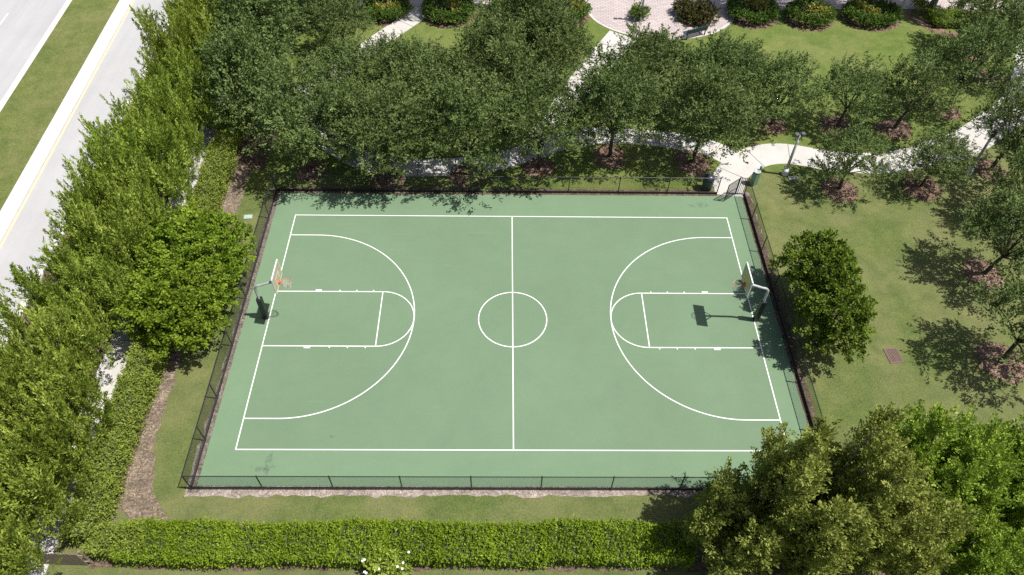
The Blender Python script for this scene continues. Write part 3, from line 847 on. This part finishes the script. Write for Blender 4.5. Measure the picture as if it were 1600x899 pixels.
ribbon('mulch_edge', [(31.6, 30.9), (32.2, 29.6), (33.6, 28.0), (36.2, 27.3), (38.4, 26.6)], .9, .013, M['mulch'])
shrub('pale_shrub', 32.9, 31.0, 1.1, 'pale silvery green shrub at the left end of the broad low hedge', 'shrub', 803, 'wild_leaf', .6)
shrub('flowering_shrub', -5.1, -13.35, 1.5, 'yellow green shrub with white flowers at the bottom edge below the clipped hedge', 'shrub', 804, 'street_leaf', .75, True)

# palms in the beds
def palm_meshes(seed):
    rr = random.Random(seed); r = np.random.default_rng(seed)
    hh = 7.2
    tb = MB().tube([(0, 0, -.05), (.05, 0, .3), (.08, .03, 2.5), (.1, .0, 5), (.1, 0, hh)], [.34, .26, .22, .20, .19], 12)
    PP, AA = [], []
    ribs = MB()
    for k in range(22):
        az = 2*math.pi*k*.382; el = rr.uniform(-.2, 1.1); ln_ = rr.uniform(2.0, 2.7)
        pts = []
        for i in range(8):
            t = i/7; e = el - 1.15*t*t
            pts.append(Vector((.1, 0, hh)) + Vector((math.cos(az)*math.cos(e*.6), math.sin(az)*math.cos(e*.6), math.sin(e)*.75))*ln_*t)
        ribs.tube(pts, [.03*(1-i/8)+.006 for i in range(8)], 4, cap=False)
        for i in range(1, 8):
            for j in range(6):
                p = pts[i-1].lerp(pts[i], j/6); t = (pts[i]-pts[i-1]).normalized()
                sd = t.cross(Vector((0, 0, 1))).normalized()
                for q in (-1, 1):
                    PP.append(p); AA.append((t*.55 + sd*q + Vector((0, 0, -.25))).normalized())
    n = len(PP)
    me = leaf_mesh('palm_fronds', np.array([tuple(p) for p in PP]), np.array([tuple(p) for p in AA]), r.uniform(.45, .7, n), np.full(n, .075), r.normal(.5, .15, n), M['palm_leaf'], .8, r)
    return tb.mesh('palm_trunk', M['pale_bark'], True), ribs.mesh('palm_ribs', M['palm_leaf']), me
pm = [palm_meshes(1), palm_meshes(2)]
for i, (x, y, w) in enumerate([(-9.63, 30.7, 'left of the concrete path'), (-4.63, 30.6, 'right of the concrete path'), (-1.2, 31.0, 'left in the bed behind the oak grove'), (-12.7, 31.2, 'farthest left on the paved street'),
                               (19.3, 31.1, 'just right of the brick plaza'), (24.0, 31.0, 'second from the brick plaza'), (28.7, 31.1, 'third from the brick plaza'), (33.5, 30.9, 'at the left end of the broad low hedge'), (35.7, 30.9, 'in the middle of the broad low hedge')]):
    e = empty('palm_tree', (x, y, 0), i*1.3, .95+.1*(i % 3))
    tag(e, 'tall palm on the paved street, ' + w, 'palm tree', 'palms along the paved street')
    t_, rb, fr = pm[i % 2]
    link('trunk', t_, e); c_ = link('frond', fr, e); link('rib', rb, c_)

# ------------------------------------------------------------------ trees
def mulch_ring(x, y, s, seed):
    rr = random.Random(seed)
    ph = [rr.uniform(0, 6.28) for _ in range(3)]
    mb = MB(); n = 36; vs = [(x, y, .07)]
    rad = []
    for k in range(n):
        t = 2*math.pi*k/n
        rad.append(s*(1 + .10*math.sin(2*t+ph[0]) + .07*math.sin(5*t+ph[1]) + rr.uniform(-.06, .06)))
    for fr, z in ((.5, .06), (.85, .035), (1.0, .002)):
        for k in range(n):
            t = 2*math.pi*k/n
            vs.append((x+rad[k]*fr*math.cos(t), y+rad[k]*fr*math.sin(t), z + rr.uniform(-.006, .01)))
    fs = [(0, 1+k, 1+(k+1) % n) for k in range(n)]
    for l in range(2):
        b = 1+l*n; fs += [(b+k, b+n+k, b+n+(k+1) % n, b+(k+1) % n) for k in range(n)]
    mb.add(vs, fs)
    for k in range(240):   # loose bark chips
        t = rr.uniform(0, 6.28); q = s*math.sqrt(rr.random())*1.12; a = rr.uniform(0, 3.14); l, w = rr.uniform(.05, .11), rr.uniform(.015, .03)
        p = Vector((x+q*math.cos(t), y+q*math.sin(t), .075-.06*q/s+.012)); d = Vector((math.cos(a), math.sin(a), rr.uniform(-.25, .25)))*l; e = Vector((-math.sin(a), math.cos(a), rr.uniform(-.3, .3)))*w
        mb.add([p-d-e, p+d-e, p+d+e, p-d+e], [(0, 1, 2, 3)])
    o = mb.build('mulch_ring', M['mulch']); o['kind'] = 'structure'

OAK = 'oaks in the park grove'
# x, y, scale, height factor, mulch, label
oak_list = [
 (-12.55, 11.5, 1.05, .95, 1, 'dark green oak behind the far fence, first from the road side corner of the court'),
 (-7.7, 10.9, .98, .9, 1, 'dark green oak behind the far fence, second from the road side corner of the court'),
 (-2.75, 11.3, 1.0, 1.0, 1, 'dark green oak behind the far fence, third from the road side corner of the court'),
 (1.75, 12.0, .98, .95, 1, 'dark green oak behind the far fence just right of the midcourt line'),
 (6.3, 13.1, 1.0, 1.0, 1, 'dark green oak behind the far fence between midcourt and the trash bin'),
 (11.5, 12.6, 1.0, .98, 1, 'dark green oak close behind the dark green trash bin'),
 (-16.2, 15.2, 1.05, 1.05, 0, 'dark green oak between the rough hedge and the bend of the grove path'),
 (-10.6, 17.0, .90, .86, 0, 'dark green oak in the second grove row, inside the path bend nearest the road'),
 (-5.6, 16.6, .92, .86, 0, 'dark green oak in the second grove row, behind the second oak of the fence row'),
 (-1.2, 17.8, .98, .98, 0, 'dark green oak in the second row of the grove, left of the plaza path'),
 (9.3, 18.4, .92, .86, 1, 'dark green oak in the second row of the grove, right of the plaza path'),
 (13.3, 17.0, .92, .90, 0, 'dark green oak in the second row of the grove, touching the big lawn'),
 (17.5, 16.5, .90, .90, 1, 'oak with bare dark trunk in a mulch ring across the path from the gate lamp'),
 (21.9, 16.4, .90, .90, 1, 'oak on the edge of the big lawn, second from the gate lamp post'),
 (25.7, 16.2, .95, .92, 1, 'oak with leaning dark trunk on the big lawn edge, third from the gate lamp post'),
 (29.9, 18.1, 1.05, 1.05, 1, 'oak on the grass inside the bend of the curved path'),
 (20.3, 10.2, .80, .88, 1, 'small oak hanging over the path, first right of the gate lamp post'),
 (25.5, 10.5, .76, .82, 1, 'small loose oak below the path, second right of the gate lamp post'),
 (30.5, 12.1, 1.0, 1.0, 1, 'oak with a dark trunk in a mulch ring below the second lamp post'),
 (26.5, 3.35, .95, 1.0, 1, 'lone oak in a mulch ring on the lawn between the drain grate and the path'),
 (24.9, -2.6, .98, .98, 1, 'lone oak in a mulch ring on the lawn between drain grate and bright trees'),
 (30.0, 7.2, .95, 1.0, 0, 'oak beyond the two lone lawn oaks, on the side away from the court'),
 (34.6, 22.0, 1.05, 1.0, 1, 'oak between the big lawn and the upper end of the curved path'),
 (34.3, 25.5, .95, .9, 1, 'oak in front of the broad low hedge beyond the big lawn'),
 (39.2, 20.5, 1.1, 1.1, 0, 'oak outside the curved path at its upper end, opposite the broad low hedge'),
 (35.8, 15.2, 1.0, 1.0, 0, 'oak outside the curved path, just before its upper end'),
 (-16.9, 20.8, 1.1, 1.1, 0, 'dark green oak beside the rough hedge, behind the bend of the grove path'),
 (-16.2, 25.0, 1.05, 1.1, 0, 'dark green oak left of the upper path at the back of the grove'),
 (-12.2, 24.0, .80, .9, 0, 'dark green oak close beside the upper path, in front of the palm beds'),
 (3.0, 21.0, .80, .88, 0, 'dark green oak touching the plaza path on its road side, behind midcourt'),
 (-14.6, 28.8, .72, .9, 0, 'dark green oak next to the palm bed left of the concrete path'),
 (-18.2, 29.2, 1.1, 1.1, 0, 'dark green oak beside the road trees, farthest from the court'),
 (-8.2, 19.3, .72, .85, 0, 'dark green oak right of the upper path, at the back of the grove'),
 (-.6, 21.6, .80, .95, 0, 'dark green oak in front of the middle palm bed, at the back of the grove'),
 (1.2, 22.4, .98, 1.0, 0, 'tall dark green oak left of the plaza path, at the back of the grove'),
 (2.0, 26.2, .78, .95, 0, 'dark green oak between the plaza path and the middle palm bed'),
 (9.9, 22.6, .50, .85, 0, 'dark green oak in front of the brick plaza, right of the plaza path'),
 (14.9, 19.0, .72, .85, 0, 'dark green oak below the park bench, at the left end of the big lawn'),
]
for i, (x, y, s, sz, mu, lab) in enumerate(oak_list):
    v = loose[(i*3) % 5] if x > 15 else oaks[(i*5 + i//6) % 6]
    place_tree('oak_tree', v, x, y, (i*2.399) % 6.283, s, lab, 'oak tree', OAK, sz)
    if mu: mulch_ring(x, y, 1.05 + .15*((i*7) % 3 - 1)*.7, 900+i)
# the paler young tree in the fence row
bl = oak_blobs(140, 1.9, 1.6, 5.0, 9, .6, .95)
yv = (trunk_mesh('young_trunk', bl, 1.8, .09, M['pale_bark'], 7), crown_mesh('young_crown', bl, M['young_leaf'], 60, .6, 12, .5, .6, .14, .075, 71, .35, -.5, .25))
place_tree('young_tree', yv, -9.4, 12.9, .4, 1.0, 'lighter green young tree among the dark oaks, just left of the second fence oak', 'tree', None)

def spire_blobs(seed, rc, zb, zt, ns, r0, drop=.4, jitter=.12):
    r = random.Random(seed); out = []; tips = []
    for k in range(ns):
        q = rc*math.sqrt((k+.35)/ns)*r.uniform(.85, 1.1); a = 2.39996*k + r.uniform(-.25, .25)
        h = zt*(1 - drop*(q/rc)**2)*r.uniform(.72, 1.06); z = zb + r.uniform(0, .5)
        lx, ly = math.cos(a)*.16, math.sin(a)*.16
        while z < h:
            t = (z-zb)/(zt-zb); rad = (r0*(1-.6*t**1.4) + .08)*r.uniform(.85, 1.15)
            out.append(((q*math.cos(a)+lx*z*.5+r.uniform(-1, 1)*jitter, q*math.sin(a)+ly*z*.5+r.uniform(-1, 1)*jitter, z), rad)); z += rad*.85
        tips.append(out[-3 if len(out) > 3 else -1])
    return out, tips

# street trees: upright feathery shoots
sv = []
for k in range(4):
    bl, tips = spire_blobs(160+k, 2.0, 1.3, 5.9, 13, .56, .30, .14)
    sv.append((trunk_mesh('street_trunk', tips, 1.4, .14, M['bark'], 170+k, limbs=11),
               crown_mesh('street_crown', bl, M['street_leaf'], 36, .95, 56, 2.4, .24, .15, .055, 180+k, .45, -.5, .1, 1.2, .065, .24, 2.0)))
ords = ['nearest', 'second', 'third', 'fourth', 'fifth', 'sixth', 'seventh', 'eighth', 'ninth', 'tenth', 'eleventh', 'twelfth']
ys = [-12.6, -8.7, -4.9, -1.0, 3.0, 6.9, 10.7, 14.5, 18.6, 22.8, 27.2, 31.8]
for i, y in enumerate(ys):
    x = (-19.7, -20.1, -21.0, -20.8)[i] if i < 4 else (-20.8 if i == 6 else -20.45 + .2*math.sin(i*2.2))
    lab = 'yellow green feathery tree between road and sidewalk, ' + ('first' if i == 0 else ords[i]) + ' in its row from the wooden fence'
    place_tree('street_tree', sv[i % 4], x, y, i*1.9, 1.04 + .10*math.sin(i*1.7), lab, 'tree', 'yellow green trees along the road', 1.03)

# dense deep green trees left of the court and right of it
def dome_blobs(seed, rc, zc, rz, n, rmin, rmax):
    r = random.Random(seed); out = []
    for i in range(n):
        t = (i+.5)/n; z = 1-1.55*t; q = math.sqrt(max(0, 1-z*z)); a = 2*math.pi*i*.618
        k = r.uniform(.68, 1.0)
        out.append(((rc*q*k*math.cos(a), rc*q*k*math.sin(a), zc + rz*z*k), r.uniform(rmin, rmax)))
    return out
def dome(name, x, y, rc, zc, rz, n, rb, seed, mt, label, dens=38, Lm=.145, Wm=.10, twig=.36, per=42, group=None, up=.35, bark='bark'):
    bl = dome_blobs(seed, rc-rb*.6, zc, rz-rb*.5, n, rb*.8, rb*1.2)
    v = (trunk_mesh('trunk', bl, max(.5, zc-rz*.6), .16, M[bark], seed, limbs=14), crown_mesh('crown', bl, M[mt], dens, twig, per, up, .6, Lm, Wm, seed, .75, -.4, .15, 1.0, .10, .15))
    return place_tree(name, v, x, y, 0, 1, label, 'tree', group)
dome('broadleaf_tree', -16.35, 2.1, 2.75, 2.6, 2.4, 26, .85, 31, 'ficus_leaf', 'dense deep green tree outside the road side fence, the farther of two, beside the hoop', group='deep green trees left of the court')
dome('broadleaf_tree', -16.35, -1.4, 2.55, 2.35, 2.2, 24, .85, 32, 'ficus_leaf', 'dense deep green tree outside the road side fence, the one overhanging the brown mulch strip', group='deep green trees left of the court')
dome('broadleaf_tree', 15.75, 1.2, 2.05, 2.4, 1.95, 17, .72, 33, 'round_leaf', 'leafy round tree outside the right fence, the upper of two beside the right hoop', group='round trees right of the court')
dome('broadleaf_tree', 15.85, -1.5, 2.0, 2.2, 1.85, 17, .72, 34, 'round_leaf', 'leafy round tree outside the right fence, the lower of two, nearest to the drain grate', group='round trees right of the court')

# foreground clump, bottom right
def upright(name, x, y, rc, zt, n, seed, mt, label, group, dens=44, Lm=.135, Wm=.07, r0=.52):
    bl, tips = spire_blobs(seed, rc, .8, zt, n, r0, .30)
    v = (trunk_mesh('trunk', tips, .8, .13, M['pale_bark'], seed, limbs=n), crown_mesh('crown', bl, M[mt], dens, .62, 44, 1.5, .45, Lm, Wm, seed, .5, -.5, .1, 1.15, .09, .2, 3.0))
    return place_tree(name, v, x, y, 0, 1, label, 'tree', group)
OG = 'olive green trees in the bottom right foreground'
upright('olive_tree', 8.6, -12.5, 1.35, 5.9, 9, 51, 'olive_leaf', 'olive green tree overhanging the right end of the clipped hedge, lowest of its clump', OG)
upright('olive_tree', 11.5, -12.0, 1.85, 9.0, 16, 52, 'olive_leaf', 'tall olive green tree hiding the near right corner of the court', OG)
upright('olive_tree', 14.5, -12.4, 1.8, 6.1, 13, 53, 'olive_leaf', 'tall olive green tree standing between the court corner tree and the bright green clump', OG)
BG = 'bright green trees in the bottom right corner'
upright('leafy_tree', 17.8, -9.7, 1.75, 5.9, 11, 54, 'clump_leaf', 'tallest bright green bushy tree, on the lawn edge touching the olive green tree', BG)
upright('leafy_tree', 20.8, -9.9, 1.5, 4.9, 10, 55, 'clump_leaf', 'bright green bushy tree on the lawn edge, second from the olive green tree', BG)
upright('leafy_tree', 23.3, -9.9, 1.5, 4.9, 10, 56, 'clump_leaf', 'bright green bushy tree on the lawn edge, third from the olive green tree', BG)
upright('leafy_tree', 18.1, -12.7, 1.6, 4.4, 10, 57, 'clump_leaf', 'bright green bushy tree in front at the bottom edge, right of the olive trees', BG)
upright('leafy_tree', 21.4, -12.6, 1.5, 4.0, 9, 58, 'clump_leaf', 'bright green bushy tree at the bottom right corner', BG)

# ------------------------------------------------------------------ light, sky, camera
sun_dir = Vector((1.65, -.30, 3.45)).normalized()
el = math.asin(sun_dir.z); az = math.atan2(sun_dir.x, sun_dir.y)
w = bpy.data.worlds.new('World'); sc.world = w; w.use_nodes = True
nt = w.node_tree
sky = nt.nodes.new('ShaderNodeTexSky'); sky.sky_type = 'NISHITA'; sky.sun_disc = False
sky.sun_elevation = el; sky.sun_rotation = az; sky.air_density = 1.0; sky.dust_density = 3.0
bg = nt.nodes['Background']; bg.inputs['Strength'].default_value = .06
nt.links.new(sky.outputs['Color'], bg.inputs['Color'])
sl = bpy.data.lights.new('sun', 'SUN'); sl.energy = 4.2; sl.angle = R(.53); sl.color = (1.0, .955, .89)
so = bpy.data.objects.new('sun', sl); col.objects.link(so)
so.rotation_euler = sun_dir.to_track_quat('Z', 'Y').to_euler(); so.location = sun_dir*80

cx, cy, cz, pit, yaw, rol, f = -0.57585, -23.74769, 31.37286, 0.88008, 0.02117, 0.02193, 1162.09617
F = Vector((math.sin(yaw)*math.cos(pit), math.cos(yaw)*math.cos(pit), -math.sin(pit)))
R0 = F.cross(Vector((0, 0, 1))).normalized(); U0 = R0.cross(F)
Rv = math.cos(rol)*R0 + math.sin(rol)*U0; Uv = -math.sin(rol)*R0 + math.cos(rol)*U0
cam = bpy.data.cameras.new('camera'); co = bpy.data.objects.new('camera', cam); col.objects.link(co)
co.matrix_world = Matrix(((Rv.x, Uv.x, -F.x, cx), (Rv.y, Uv.y, -F.y, cy), (Rv.z, Uv.z, -F.z, cz), (0, 0, 0, 1)))
cam.sensor_width = 36; cam.lens = f*36/1600; cam.clip_end = 2000; cam.clip_start = .5
sc.camera = co
sc.view_settings.view_transform = 'Standard'; sc.view_settings.look = 'None'
sc.view_settings.exposure = .52; sc.view_settings.gamma = 1
sc.view_settings.use_curve_mapping = False
sc.cycles.max_bounces = 10; sc.cycles.diffuse_bounces = 8; sc.cycles.transmission_bounces = 6; sc.cycles.transparent_max_bounces = 6
sc.cycles.use_denoising = False
